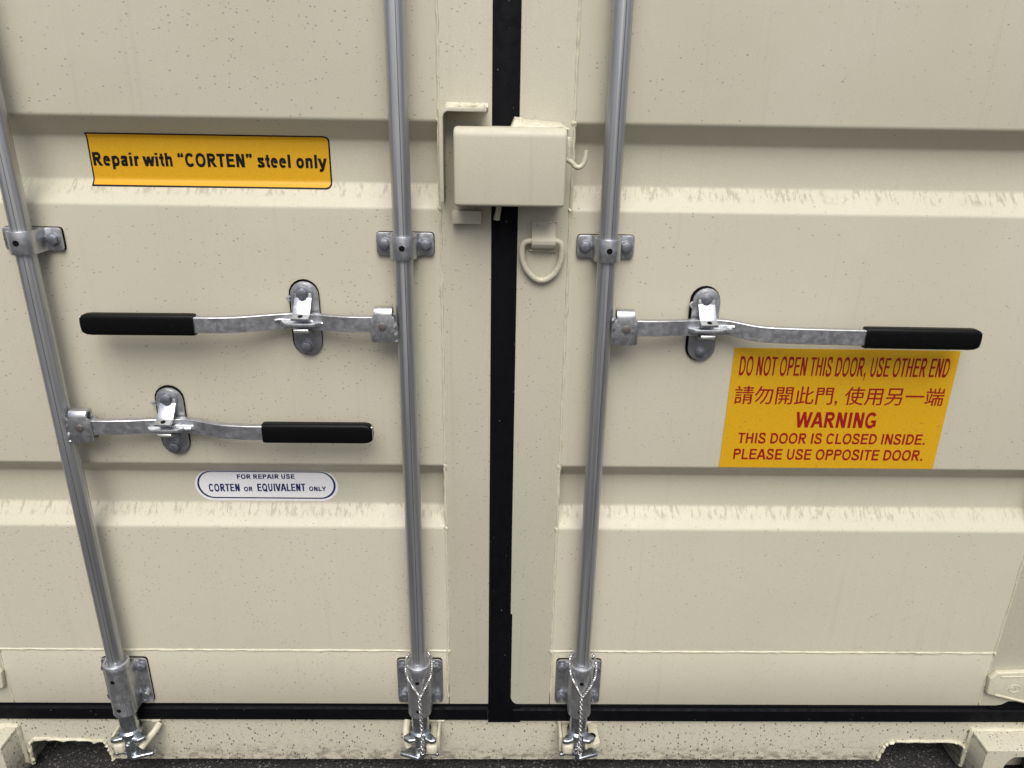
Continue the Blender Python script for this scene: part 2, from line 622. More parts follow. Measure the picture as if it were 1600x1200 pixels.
# keepers welded on the sill that hold the cam ends
BARS = (-0.841, -0.1735, 0.1910)
for i, bx in enumerate(BARS):
    k_ = B()
    if i == 1:   # mirrored: block on the right, rounded rod on the left
        box(k_, bx + 0.012, bx + 0.040, -0.062, 0.006, 0.117, 0.147, 0.009, 3)
        box(k_, bx + 0.037, bx + 0.044, -0.045, 0.006, 0.113, 0.160, 0.003)
        tube(k_, catmull([(bx - 0.036, 0.0, 0.163), (bx - 0.037, -0.018, 0.150), (bx - 0.034, -0.034, 0.134), (bx - 0.030, -0.038, 0.122)], 5), 0.0085, 10)
    else:
        box(k_, bx - 0.036, bx - 0.010, -0.062, 0.006, 0.119, 0.149, 0.008, 3)
        box(k_, bx - 0.043, bx - 0.036, -0.045, 0.006, 0.114, 0.160, 0.003)
        if i == 0:
            tube(k_, catmull([(bx + 0.050, -0.004, 0.155), (bx + 0.043, -0.022, 0.147), (bx + 0.032, -0.040, 0.138), (bx + 0.024, -0.050, 0.129)], 5), 0.0078, 10)
        else:
            t = bmesh.new()
            pl = fillet([(bx + 0.016, -0.056), (bx + 0.020, -0.058), (bx + 0.030, -0.050), (bx + 0.040, -0.055), (bx + 0.052, -0.05), (bx + 0.050, 0.006), (bx + 0.020, 0.006)], [0.004, 0.004, 0.006, 0.004, 0.004, 0, 0], 4)
            prism(k_, pl, 'z', 0.133, 0.147, 0.003)
    obj('cam_keeper', k_, M_BEAD, frame)
    if i == 2:
        h_ = B()
        lathe(h_, [(0.0085, 0.141), (0.0085, 0.1474)], bx + 0.036, -0.030, 20)  # solid black plug, the hole's shade put in as colour
        obj('bolt_hole_plug', h_, M_HOLE_SHADE, frame)
    w = B()
    tube(w, [(bx - 0.044 + j * 0.006, 0.002, 0.161 + 0.002 * noise.noise(Vector((j * 0.9, i, 0)))) for j in range(17)], 0.0045, 8, False, 0.8, 120)
    obj('weld_bead', w, M_BEAD, frame)

# ------------------------------------------------------------------ doors
def trough_profile():
    """(y,z) line of the corrugated door skin from bottom to top; y=0 outer ridge, 36 mm deep"""
    key = [(0.0, 0.360)]
    for zb in (0.690, 1.354, 2.018):
        key += [(0.0, zb), (0.036, zb + 0.0385), (0.036, zb + 0.1130), (0.0, zb + 0.1485)]
    key.append((0.0, 2.56))
    out = [key[0]]
    for i in range(1, len(key) - 1):
        p = Vector(key[i])
        a = (Vector(key[i - 1]) - p)
        b = (Vector(key[i + 1]) - p)
        d = 0.0045
        s_, e_ = p + a.normalized() * d, p + b.normalized() * d
        for q in range(5):
            tt = q / 4
            v = (s_ * (1 - tt) + p * tt) * (1 - tt) + (p * (1 - tt) + e_ * tt) * tt
            out.append((v.x, v.y))
    out.append(key[-1])
    return out


PROF = trough_profile()


def prof_y(z):
    for (ya, za), (yb, zb) in zip(PROF, PROF[1:]):
        if za <= z <= zb:
            return ya + (yb - ya) * (z - za) / max(zb - za, 1e-9)
    return 0.0


def panel(x0, x1):
    bm = B()
    nx = 24
    rows = []
    for (y, z) in PROF:
        rows.append([bm.verts.new((x0 + (x1 - x0) * i / nx, y + 0.0006 * noise.noise(Vector((x0 + (x1 - x0) * i / nx * 4, z * 5, 2.0))), z)) for i in range(nx + 1)])
    for a, b in zip(rows, rows[1:]):
        for i in range(nx):
            bm.faces.new((a[i], a[i + 1], b[i + 1], b[i]))
    # back skin gives the sheet its thickness
    box(bm, x0, x1, 0.041, 0.045, 0.36, 2.56)
    return bm


def weld(bm, p0, p1, r=0.0026, y=0.0004, amp=0.0012, n=None):
    p0, p1 = Vector(p0), Vector(p1)
    L = (p1 - p0).length
    n = n or int(L / 0.006)
    pts = []
    for i in range(n + 1):
        p = p0.lerp(p1, i / n)
        q = noise.noise_vector(Vector((p.x * 45, 7.7, p.z * 45)))
        pts.append((p.x + q.x * amp, y, p.z + q.z * amp))
    tube(bm, pts, r, 8, False, 0.45, 70)


def door(label, x_edge, x_in, x_hinge, x_out, side):
    d = thing('container_door', label, 'container door', ((x_edge + x_out) / 2, 0.0, 0.2))
    obj('door_panel', panel(min(x_in, x_hinge) + 0.0005, max(x_in, x_hinge) - 0.0005), M_PANEL, d)
    for a, b in ((x_edge, x_in), (x_hinge, x_out)):
        s_ = B()
        box(s_, min(a, b), max(a, b), -0.0004, 0.06, 0.2125, 2.56, 0.0015, 2)
        obj('door_stile', s_, M_PAINT, d)
    r_ = B()
    box(r_, min(x_in, x_hinge) + 0.001, max(x_in, x_hinge) - 0.001, -0.0002, 0.06, 0.2125, 0.366, 0.0012)
    obj('bottom_rail', r_, M_PAINT, d)
    w = B()
    weld(w, (x_in, 0, 0.367), (x_in, 0, 2.5), 0.0030, 0.0006, 0.0010)
    weld(w, (x_in + side * 0.002, 0, 0.369), (x_in + side * 0.0035, 0, 0.235), 0.0034, 0.0006, 0.0014)
    weld(w, (x_in, 0, 0.3675), (x_hinge, 0, 0.3675), 0.0029, 0.0006, 0.0006)
    weld(w, (x_hinge, 0, 0.369), (x_hinge, 0, 2.5), 0.0026, 0.0006, 0.0012)
    weld(w, (x_hinge, 0, 0.366), (x_hinge, 0, 0.222), 0.0022, 0.0008, 0.0012)
    # lumps where the beads meet the trough corners
    for z in (0.690, 0.838, 1.354, 1.502, 0.3675):
        for xx in (x_in, x_hinge):
            tube(w, [(xx - 0.003, 0.0005, z + 0.004), (xx, -0.0005, z), (xx + 0.002, 0.0005, z - 0.007)], [0.003, 0.0042, 0.0028], 8, False, 0.6, 120)
    obj('weld_bead', w, M_BEAD, d)
    return d


dl = door('left container door with two locking bars, a round-ended white label and the yellow strip label', -0.017, -0.1090, -1.119, -1.245, -1)
dr = door('right container door with a single locking bar, a D shaped ring and the large yellow warning sign', 0.030, 0.1250, 1.146, 1.262, 1)

# rubber seals: the right door's closes the middle gap and turns along the bottom, the left door's runs along its bottom
SEALP = [(0.012, 0.2120), (0.006, 0.2118), (0.003, 0.2085), (0.0025, 0.2030), (-0.0030, 0.2010), (-0.0045, 0.1990), (-0.0042, 0.1800), (-0.0034, 0.1670), (0.012, 0.1660)]
q = B()
arc = [(0.058 - 0.0235 * math.sin(a * PI / 2), 0.2345 - 0.0235 * math.cos(a * PI / 2)) for a in [i / 6 for i in range(7)]]
poly = [(-0.0168, 2.55), (0.0292, 2.55), (0.0302, 0.80), (0.0308, 0.472), (0.0345, 0.468)] + list(reversed(arc)) + [(0.058, 0.158), (-0.0185, 0.158), (-0.0180, 0.30)]
prism(q, poly, 'y', 0.012, -0.0015, 0.0010, 2)
prism(q, [(y, z - 0.0025) for y, z in SEALP], 'x', 0.0400, 1.305)
tube(q, [(0.026 + 0.008 * math.cos(a), -0.0002, 0.185 + 0.008 * math.sin(a)) for a in [2 * PI * i / 20 for i in range(20)]], 0.0007, 6, True)
prism(q, [(1.17, 0.2095), (1.20, 0.216), (1.215, 0.226), (1.26, 0.226), (1.26, 0.20), (1.18, 0.20)], 'y', 0.010, -0.001, 0.001)
obj('door_seal', q, M_RUBBER, dr)
q = B()
prism(q, SEALP, 'x', -1.30, -0.0190)
obj('door_seal', q, M_RUBBER, dl)

# hinge leaves
h = B()
out = fillet([(1.1475, 0.258), (1.1445, 0.304), (1.1580, 0.3205), (1.30, 0.327), (1.30, 0.214)], [0.008, 0.006, 0.008, 0, 0], 4)
prism(h, out, 'y', 0.0, -0.0125, 0.003, 3)
tube(h, [(1.168, -0.0120, 0.3095), (1.30, -0.0120, 0.3135)], 0.0022, 8)
tube(h, [(1.166, -0.0122, 0.2575), (1.30, -0.0122, 0.2205)], 0.0032, 8)
tube(h, [(1.208 + 0.0125 * math.cos(a), -0.0126, 0.2755 + 0.0105 * math.sin(a)) for a in [2 * PI * i / 28 for i in range(28)]], 0.0010, 6, True)
for pts in (((1.202, 0.272), (1.2005, 0.2765), (1.204, 0.279)), ((1.206, 0.272), (1.208, 0.2795), (1.211, 0.272)), ((1.2125, 0.279), (1.2125, 0.272), (1.216, 0.2765))):
    tube(h, [(x, -0.0126, z) for x, z in pts], 0.0008, 6)
obj('hinge', h, M_BEAD, dr)
h = B()
out = fillet([(-1.124, 0.266), (-1.119, 0.312), (-1.132, 0.327), (-1.28, 0.332), (-1.28, 0.222)], [0.008, 0.006, 0.008, 0, 0], 4)
prism(h, out, 'y', 0.0, -0.0125, 0.003, 3)
obj('hinge', h, M_BEAD, dl)

# ------------------------------------------------------------------ locking bars
def hex_bolt(bm, cx, cz, y, r=0.0095, hgt=0.0065, wash=0.0125, rot=0.3):
    disc_y(bm, cx, cz, wash, y, y - 0.0018, 24, 0.0005)
    disc_y(bm, cx, cz, r * 1.06, y - 0.0016, y - hgt - 0.0015, 6, 0.0005, rot)


def round_bolt(bm, cx, cz, y, r=0.0105):
    disc_y(bm, cx, cz, r, y, y - 0.0015, 28, 0.0004)
    for rr, d in ((0.0100, 0.003), (0.0085, 0.0055), (0.006, 0.007), (0.0032, 0.0066)):
        disc_y(bm, cx, cz, rr, y - 0.001, y - d, 28, 0.0007)


YC = -0.036         # pipe axis


def saddle(cx, half, r, flat_y0, flat_y1, th):
    """bracket section in (x,y): two flat ears and a half-round hood over the pipe"""
    ro, ri = r, r - th
    o_, i_ = [], []
    for k in range(0, 17):
        a = PI + PI * k / 16
        o_.append((cx + ro * math.cos(a), YC + ro * math.sin(a)))
        i_.append((cx + ri * math.cos(a), YC + ri * math.sin(a)))
    e = 0.007
    pl = [(cx - half, flat_y0), (cx - half, flat_y1), (cx - ro - e, flat_y1), (cx - ro - 0.0015, flat_y1 - 0.0025), (cx - ro, flat_y1 - e)]
    pl += o_
    pl += [(cx + ro, flat_y1 - e), (cx + ro + 0.0015, flat_y1 - 0.0025), (cx + ro + e, flat_y1), (cx + half, flat_y1), (cx + half, flat_y0)]
    pl += [(cx + ri, flat_y0)]
    pl += list(reversed(i_))
    pl += [(cx - ri, flat_y0)]
    return pl


def locking_bar(label, bx, hub_z, path, hub_side, grip_from):
    o = thing('locking_bar', label, 'locking bar', (bx, YC, 0.12), 'locking bars on the container doors')
    # pipe
    p = B()
    lathe(p, [(0.017, 0.18), (0.017, 2.52)], bx, YC, 40)
    pipe = obj('pipe', p, M_PIPE, o)
    sa = R(-78)
    p = B()
    tube(p, [(bx + 0.0166 * math.cos(sa), YC + 0.0166 * math.sin(sa), 0.37 + 0.02 * z) for z in range(107)], 0.0008, 6)
    obj('weld_seam', p, M_SEAM, pipe)
    # guide bracket half way up
    zc = 1.2912
    gb = B()
    prism(gb, saddle(bx, 0.036, 0.0235, -0.0040, -0.0088, 0.0055), 'z', zc - 0.0205, zc + 0.0205, 0.0012, 2)
    prism(gb, fillet([(bx - 0.052, zc - 0.0207), (bx + 0.052, zc - 0.0207), (bx + 0.052, zc + 0.0207), (bx - 0.052, zc + 0.0207)], 0.0075), 'y', -0.0034, -0.0085, 0.0012, 2)
    br = obj('guide_bracket', gb, M_ZINC, o)
    pad = B()
    prism(pad, fillet([(bx - 0.0525, zc - 0.0210), (bx + 0.0528, zc - 0.0210), (bx + 0.0528, zc + 0.0214), (bx - 0.0525, zc + 0.0214)], 0.0080), 'y', -0.0004, -0.0034)
    obj('backing_pad', pad, M_RUBBER, br)
    for sx in (-1, 1):
        b_ = B()
        hex_bolt(b_, bx + sx * 0.0375, zc, -0.0084, 0.0090, 0.0075, 0.0118, 0.2 + sx * 0.3)
        obj('bolt', b_, M_BOLT, br)
    h_ = B()
    disc_y(h_, bx + 0.0005, zc + 0.001, 0.0052, YC - 0.0215, YC - 0.0238, 20)  # raised black disc paints the shade of the grease opening
    obj('grease_hole_disc', h_, M_HOLE_SHADE, br)
    # bottom bracket
    lb = B()
    z0, z1 = 0.2235, 0.3478
    prism(lb, fillet([(bx - 0.0525, z0), (bx + 0.0495, z0), (bx + 0.0495, z1), (bx - 0.0525, z1)], 0.010), 'y', -0.0026, -0.0078, 0.0012, 2)
    prism(lb, saddle(bx, 0.034, 0.0262, -0.004, -0.0095, 0.008), 'z', z0 + 0.004, z1 - 0.003, 0.0012, 2)
    lathe(lb, [(0.0185, 0.2285), (0.0262, 0.2285), (0.0268, 0.2300), (0.0268, 0.2340), (0.0262, 0.2355), (0.0262, 0.352), (0.0270, 0.3525), (0.0270, 0.3632), (0.0262, 0.3645), (0.0185, 0.3645)], bx, YC, 40)
    lbo = obj('bottom_bracket', lb, M_ZINC, o)
    pad = B()
    prism(pad, fillet([(bx - 0.0535, z0 - 0.001), (bx + 0.0502, z0 - 0.001), (bx + 0.0502, z1 + 0.001), (bx - 0.0535, z1 + 0.001)], 0.010), 'y', -0.0004, -0.0025)
    obj('backing_pad', pad, M_RUBBER, lbo)
    for sx in (-1, 1):
        for zz in (0.3285, 0.2482):
            b_ = B()
            hex_bolt(b_, bx - 0.0015 + sx * 0.0395, zz, -0.0077, 0.0090, 0.0080, 0.0112, 0.5 + zz * 9 + sx)
            obj('bolt', b_, M_BOLT, lbo)
    for zz in (0.3300, 0.2495):
        h_ = B()
        disc_y(h_, bx - 0.001, zz, 0.0047, YC - 0.0245, YC - 0.0266, 18)  # black disc on the sleeve, painted shade instead of an opening
        obj('grease_hole_disc', h_, M_HOLE_SHADE, lbo)
    # bright bushing lip at the top of the sleeve
    bu = B()
    tube(bu, [(bx + 0.0236 * math.cos(2 * PI * q_ / 40), YC + 0.0236 * math.sin(2 * PI * q_ / 40), 0.3650) for q_ in range(40)], 0.0031, 10, True)
    obj('bushing', bu, M_BRIGHT, lbo)
    # forged cam end below
    c = B()
    sg = -1 if hub_side < 0 and bx > -0.5 else 1     # the middle bar's cam is the mirror image
    lathe(c, [(0.0150, 0.155), (0.0200, 0.158), (0.0200, 0.228), (0.0180, 0.229)], bx, YC, 32)
    lathe(c, [(0.0180, 0.1600), (0.0245, 0.1620), (0.0248, 0.1740), (0.0205, 0.1780)], bx, YC, 32)
    box(c, bx - 0.0125, bx + 0.0125, -0.056, -0.016, 0.108, 0.166, 0.006, 3)

    def wing(pts, z0_, z1_, bev=0.003):
        prism(c, [(bx + sg * x, y) for x, y in pts], 'z', z0_, z1_, bev, 3)
    wing([(-0.008, -0.058), (-0.026, -0.064), (-0.036, -0.062), (-0.038, -0.056), (-0.028, -0.044), (-0.012, -0.030)], 0.154, 0.165, 0.0042)
    wing([(0.008, -0.060), (0.026, -0.062), (0.038, -0.054), (0.040, -0.047), (0.026, -0.036), (0.010, -0.028)], 0.153, 0.164, 0.0042)
    wing([(-0.006, -0.028), (-0.032, -0.036), (-0.042, -0.044), (-0.040, -0.052), (-0.026, -0.047), (-0.006, -0.050)], 0.103, 0.112, 0.0035)
    wing([(0.000, -0.030), (0.044, -0.032), (0.049, -0.038), (0.049, -0.050), (0.028, -0.056), (0.006, -0.064), (-0.006, -0.056)], 0.103, 0.113, 0.0035)
    box(c, bx - sg * 0.002 - 0.004, bx - sg * 0.002 + 0.007, -0.064, -0.040, 0.106, 0.150, 0.004, 3)
    obj('cam_end', c, M_CAM, o)
    # hub: folded clevis plate welded to the pipe
    s_ = hub_side
    hb = B()
    xa = bx + s_ * 0.0150
    xb = bx + s_ * 0.0625
    zt, zb_ = hub_z + 0.0345, hub_z - 0.0300
    # folded section in (y,z): front cheek, rounded top, rear cheek
    yo, yi = -0.0560, -0.0300
    fold = [(yo, zb_), (yo, zt - 0.012), (yo + 0.0018, zt - 0.006), (yo + 0.006, zt - 0.0012), (yo + 0.011, zt), (yi - 0.004, zt), (yi, zt - 0.004), (yi, zb_), (yi - 0.0045, zb_),
            (yi - 0.0045, zt - 0.0075), (yi - 0.008, zt - 0.0055), (yo + 0.012, zt - 0.0055), (yo + 0.0065, zt - 0.009), (yo + 0.005, zt - 0.014), (yo + 0.005, zb_)]
    xc = bx + s_ * 0.0560
    prism(hb, fold, 'x', bx + s_ * 0.0225, xc, 0.0008)
    # cheek widening below the shoulders of the fold
    for ya, yb in ((yo + 0.0003, yo + 0.0047), (yi - 0.0043, yi - 0.0003)):
        pl = [(xa, zb_ + 0.0005), (xb - s_ * 0.003, zb_ + 0.0005), (xb, zb_ + 0.004), (xb, zt - 0.021), (xb - s_ * 0.002, zt - 0.018), (xc, zt - 0.0135), (xc - s_ * 0.002, zt - 0.013), (bx + s_ * 0.0235, zt - 0.013), (xa, zt - 0.020)]
        prism(hb, pl, 'y', ya, yb, 0.0008)
    # stamped lines at the foot of the front cheek
    for j in range(3):
        tube(hb, [(xb - s_ * (0.016 - j * 0.005) - 0.002, yo - 0.0000, zb_ + 0.008), (xb - s_ * (0.016 - j * 0.005) - 0.0005, yo, zb_ + 0.017)], 0.0005, 5)
    hub = obj('handle_hub', hb, M_ZINC, o)
    rv = B()
    disc_y(rv, bx + s_ * 0.0405, hub_z + 0.0005, 0.0072, yo + 0.001, yo - 0.0022, 24, 0.0010)
    obj('rivet', rv, M_RUST, hub)
    w = B()
    tube(w, [(bx + s_ * 0.0168, -0.0535 + 0.001 * math.sin(j * 1.7), zb_ + 0.002 + j * 0.0046) for j in range(12)], 0.0034, 8, False, 0.8, 160)
    obj('weld_bead', w, M_ZINC, hub)
    # handle: flat bar bent outwards towards the grip
    pts = catmull([Vector((px, py, pz)) for px, py, pz in path], 8)
    hn = B()
    t = bmesh.new()
    hh, th = 0.0148, 0.0070
    sec = [(-th, -hh), (-th * 0.9, -hh), (th * 0.9, -hh), (th, -hh + 0.001), (th, hh - 0.001), (th * 0.9, hh), (-th * 0.9, hh), (-th, hh - 0.001)]
    sec = [(-th, -hh + 0.0012), (-th + 0.0012, -hh), (th - 0.0012, -hh), (th, -hh + 0.0012), (th, hh - 0.0012), (th - 0.0012, hh), (-th + 0.0012, hh), (-th, hh - 0.0012)]
    rings = []
    n = len(pts)
    for i, pnt in enumerate(pts):
        a = pts[max(i - 1, 0)]
        b = pts[min(i + 1, n - 1)]
        d = (b - a).normalized()
        side = Vector((-d.y, d.x, 0)).normalized()
        upv = Vector((0, 0, 1))
        rings.append([t.verts.new(pnt + side * u_ + upv * v_) for u_, v_ in sec])
    for r0, r1 in zip(rings, rings[1:]):
        for i in range(8):
            t.faces.new((r0[i], r0[(i + 1) % 8], r1[(i + 1) % 8], r1[i]))
    t.faces.new(rings[0])
    t.faces.new(list(reversed(rings[-1])))
    bmesh.ops.recalc_face_normals(t, faces=t.faces)
    merge(hn, t)
    handle = obj('handle', hn, M_BAR, o)
    # keeper tab welded to the handle under the catch
    kx = path[2][0]
    kz = path[2][2] - 0.0010
    ky = path[2][1] - 0.0070
    kb = B()
    prism(kb, fillet([(kx - 0.046, ky + 0.001), (kx - 0.036, ky - 0.008), (kx - 0.026, ky - 0.022), (kx + 0.026, ky - 0.022), (kx + 0.038, ky - 0.009), (kx + 0.047, ky + 0.001)], [0, 0.004, 0.006, 0.006, 0.004, 0], 4), 'z', kz - 0.0035, kz + 0.0030, 0.0012)
    tube(kb, [(kx - 0.050 + j * 0.0085, ky - 0.0012, kz + 0.003 + 0.0012 * noise.noise(Vector((j * 1.3, bx * 9, 0)))) for j in range(13)], 0.0038, 8, False, 0.8, 150)
    tube(kb, [(kx + 0.036, ky - 0.008, kz), (kx + 0.044, ky - 0.005, kz - 0.001), (kx + 0.050, ky + 0.001, kz - 0.004)], [0.004, 0.005, 0.003], 8, False, 0.7, 150)
    obj('keeper_tab', kb, M_BRIGHT, handle)
    # grip
    gp = B()
    tip = Vector(path[-1])
    st = Vector(grip_from)
    ax = (tip - st)
    L = ax.length
    ax.normalize()
    side = Vector((-ax.y, ax.x, 0)).normalized()
    t = bmesh.new()
    prof = [(0.0, 0.96), (0.004, 1.0), (L - 0.018, 1.0), (L - 0.010, 0.96), (L - 0.004, 0.84), (L - 0.001, 0.66), (L, 0.45)]
    rings = []
    for s0, sc in prof:
        ring = []
        for k in range(28):
            a = 2 * PI * k / 28
            ca, sa_ = math.cos(a), math.sin(a)
            uu = 0.0112 * (abs(ca) ** 0.45) * (1 if ca > 0 else -1)
            vv = 0.0200 * (abs(sa_) ** 0.45) * (1 if sa_ > 0 else -1)
            ring.append(t.verts.new(st + ax * s0 + side * uu * (0.5 + 0.5 * sc) + Vector((0, 0, 1)) * vv * sc))
        rings.append(ring)
    for r0, r1 in zip(rings, rings[1:]):
        for i in range(28):
            t.faces.new((r0[i], r0[(i + 1) % 28], r1[(i + 1) % 28], r1[i]))
    t.faces.new(rings[0])
    t.faces.new(list(reversed(rings[-1])))
    bmesh.ops.recalc_face_normals(t, faces=t.faces)
    merge(gp, t)
    obj('grip', gp, M_GRIP, handle)
    return o


HL = [(-0.803, -0.0430, 0.9380), (-0.735, -0.0425, 0.9380), (-0.645, -0.0225, 0.9335), (-0.600, -0.0235, 0.9335), (-0.537, -0.0470, 0.9345), (-0.497, -0.0535, 0.9350), (-0.455, -0.0550, 0.9350), (-0.2420, -0.0550, 0.9355)]
HM = [(-0.213, -0.0430, 1.1500), (-0.282, -0.0425, 1.1500), (-0.3655, -0.0225, 1.1490), (-0.408, -0.0235, 1.1480), (-0.476, -0.0460, 1.1478), (-0.518, -0.0520, 1.1478), (-0.556, -0.0530, 1.1480), (-0.7560, -0.0550, 1.1480)]
HR = [(0.231, -0.0430, 1.1490), (0.293, -0.0425, 1.1485), (0.3855, -0.0225, 1.1460), (0.428, -0.0240, 1.1455), (0.482, -0.0410, 1.1400), (0.547, -0.0500, 1.1395), (0.679, -0.0530, 1.1385), (0.8880, -0.0550, 1.1380)]
locking_bar('galvanised locking bar at far left with its black grip lower than the others', BARS[0], 0.9395, HL, 1, (-0.4515, -0.0550, 0.9350))
locking_bar('galvanised locking bar left of the black seal with a black grip pointing left', BARS[1], 1.1480, HM, -1, (-0.5535, -0.0530, 1.1480))
locking_bar('galvanised locking bar right of the black seal with grip above the warning sign', BARS[2], 1.1480, HR, 1, (0.6735, -0.0530, 1.1385))


# ------------------------------------------------------------------ handle catches bolted to the doors
def stadium(cx, z0, z1, half, n=10, flatten=1.0):
    pl = []
    for k in range(n + 1):
        a = PI * k / n
        pl.append((cx + half * math.cos(a), z1 - half * flatten + half * flatten * math.sin(a)))
    for k in range(n + 1):
        a = PI + PI * k / n
        pl.append((cx + half * math.cos(a), z0 + half * flatten + half * flatten * math.sin(a)))
    return pl


def catch(label, cx, cz, hexed):
    o = thing('handle_catch', label, 'handle catch', (cx, 0, cz), 'catches that hold the bar handles')
    b_ = B()
    prism(b_, stadium(cx, cz - 0.0735, cz + 0.0735, 0.0280), 'y', -0.0004, -0.0042)
    obj('backing_pad', b_, M_RUBBER, o)
    b_ = B()
    prism(b_, stadium(cx + 0.0015, cz - 0.0720, cz + 0.0705, 0.0260), 'y', -0.0042, -0.0092, 0.0012)
    # burr on the left edge
    tube(b_, [(cx - 0.0245, -0.009, cz + 0.042), (cx - 0.029, -0.012, cz + 0.0405), (cx - 0.025, -0.012, cz + 0.034)], [0.003, 0.0032, 0.0025], 6, False, 0.5, 200)
    obj('back_plate', b_, M_ZINC, o)
    # hinged hasp: upper tongue over the bar with a padlock hole painted as a black plug, lower tongue under it
    b_ = B()
    prof = [(-0.0092, 0.0500), (-0.0092, 0.0380), (-0.0300, 0.0165), (-0.0330, 0.0118), (-0.0520, 0.0075), (-0.0535, 0.0118), (-0.0380, 0.0160), (-0.0345, 0.0200), (-0.0150, 0.0410), (-0.0145, 0.0500)]
    prism(b_, [(y, cz + z) for y, z in prof], 'x', cx - 0.0150, cx + 0.0165, 0.0008)
    obj('hasp_tongue', b_, M_BRIGHT, o)
    b_ = B()
    prism(b_, [(cx + (x - cx), z) for x, z in stadium(cx + 0.001, cz + 0.030, cz + 0.0680, 0.0185)], 'y', -0.0093, -0.0142, 0.001)
    obj('hasp_plate', b_, M_ZINC, o)
    b_ = B()
    prism(b_, [(y, cz + z) for y, z in [(-0.0092, -0.030), (-0.0132, -0.030), (-0.0150, -0.0250), (-0.0420, -0.0190), (-0.0500, -0.0120), (-0.0475, -0.0090), (-0.0395, -0.0148), (-0.0092, -0.0215)]], 'x', cx - 0.0130, cx + 0.0140, 0.0008)
    obj('lower_tongue', b_, M_ZINC, o)
    h_ = B()
    t = bmesh.new()
    bmesh.ops.create_cone(t, cap_ends=True, segments=20, radius1=0.0045, radius2=0.0045, depth=0.0056)
    bmesh.ops.rotate(t, verts=t.verts, matrix=Matrix.Rotation(R(12), 3, 'X'))
    bmesh.ops.translate(t, verts=t.verts, vec=(cx + 0.001, -0.0450, cz + 0.0122))
    merge(h_, t)
    obj('padlock_hole_plug', h_, M_HOLE_SHADE, o)  # solid black cylinder painting the dark of the padlock opening
    for dz, y in ((0.0505, -0.0142), (-0.0540, -0.0092)):
        b_ = B()
        if hexed:
            hex_bolt(b_, cx - 0.0002, cz + dz, y, 0.0098, 0.0080, 0.0120, 0.15 + dz * 6)
        else:
            round_bolt(b_, cx - 0.0002, cz + dz, y)
        obj('bolt', b_, M_BOLT, o)


catch('galvanised catch over the lower left handle, between far left bar and white label', -0.646, 0.9355, True)
catch('galvanised catch with hexagonal bolts over the upper left handle, left of the middle bar', -0.3655, 1.1490, True)
catch('galvanised catch with round bolt heads, left above the large warning sign', 0.3855, 1.1460, False)

# ------------------------------------------------------------------ lock box over the middle gap
lk = thing('lock_box', 'beige welded lock box covering the black gap between both doors', 'lock box', (0.014, -0.037, 1.369))
b_ = B()
t = bmesh.new()
x0, x1, y0, y1, z0, z1 = -0.0800, 0.1080, -0.0755, -0.0030, 1.3685, 1.4960
vv = [t.verts.new((x, y, z)) for x in (x0, x1) for y in (y0, y1) for z in (z0, z1)]
for f in ((0, 1, 3, 2), (4, 6, 7, 5), (0, 4, 5, 1), (2, 3, 7, 6), (0, 2, 6, 4), (1, 5, 7, 3)):
    t.faces.new([vv[i] for i in f])
bmesh.ops.recalc_face_normals(t, faces=t.faces)
te = [e for e in t.edges if all(abs(v.co.z - z1) < 1e-6 and abs(v.co.y - y0) < 1e-6 for v in e.verts)]
bmesh.ops.bevel(t, geom=te, offset=0.016, segments=8, profile=0.5, affect='EDGES', clamp_overlap=True)
ee = [e for e in t.edges if len(e.link_faces) == 2 and e.calc_face_angle(0) > R(50)]
bmesh.ops.bevel(t, geom=ee, offset=0.0055, segments=4, profile=0.5, affect='EDGES', clamp_overlap=True)
bmesh.ops.recalc_face_normals(t, faces=t.faces)
merge(b_, t)
obj('box_body', b_, M_PAINT, lk)
b_ = B()
t = bmesh.new()
nxx, nzz = 40, 10
gridv = []
for i in range(nxx + 1):
    col_ = []
    for j in range(nzz + 1):
        fx, fj = i / nxx, j / nzz
        x = 0.0135 + fx * 0.101
        h0 = 0.0165 - 0.007 * fx if fx > 0.22 else 0.0185
        env = min(1, fx * 14) * min(1, (1 - fx) * 8)
        a = fj * PI * 0.5
        z = 1.4930 + h0 * env * math.cos(a) + 0.0022 * noise.noise(Vector((x * 95, j * 0.7, 1)))
        y = -0.002 - 0.034 * math.sin(a) + 0.003 * noise.noise(Vector((x * 80, j * 0.6, 9)))
        col_.append(t.verts.new((x, y, z)))
    gridv.append(col_)
for i in range(nxx):
    for j in range(nzz):
        t.faces.new((gridv[i][j], gridv[i + 1][j], gridv[i + 1][j + 1], gridv[i][j + 1]))
bmesh.ops.recalc_face_normals(t, faces=t.faces)
merge(b_, t)
obj('weld_block', b_, M_BEAD, lk)
b_ = B()
tube(b_, [(0.1085, -0.006 - 0.001 * (j % 2), 1.490 - j * 0.008) for j in range(15)], 0.0042, 8, False, 0.8, 130)
obj('weld_bead', b_, M_BEAD, lk)
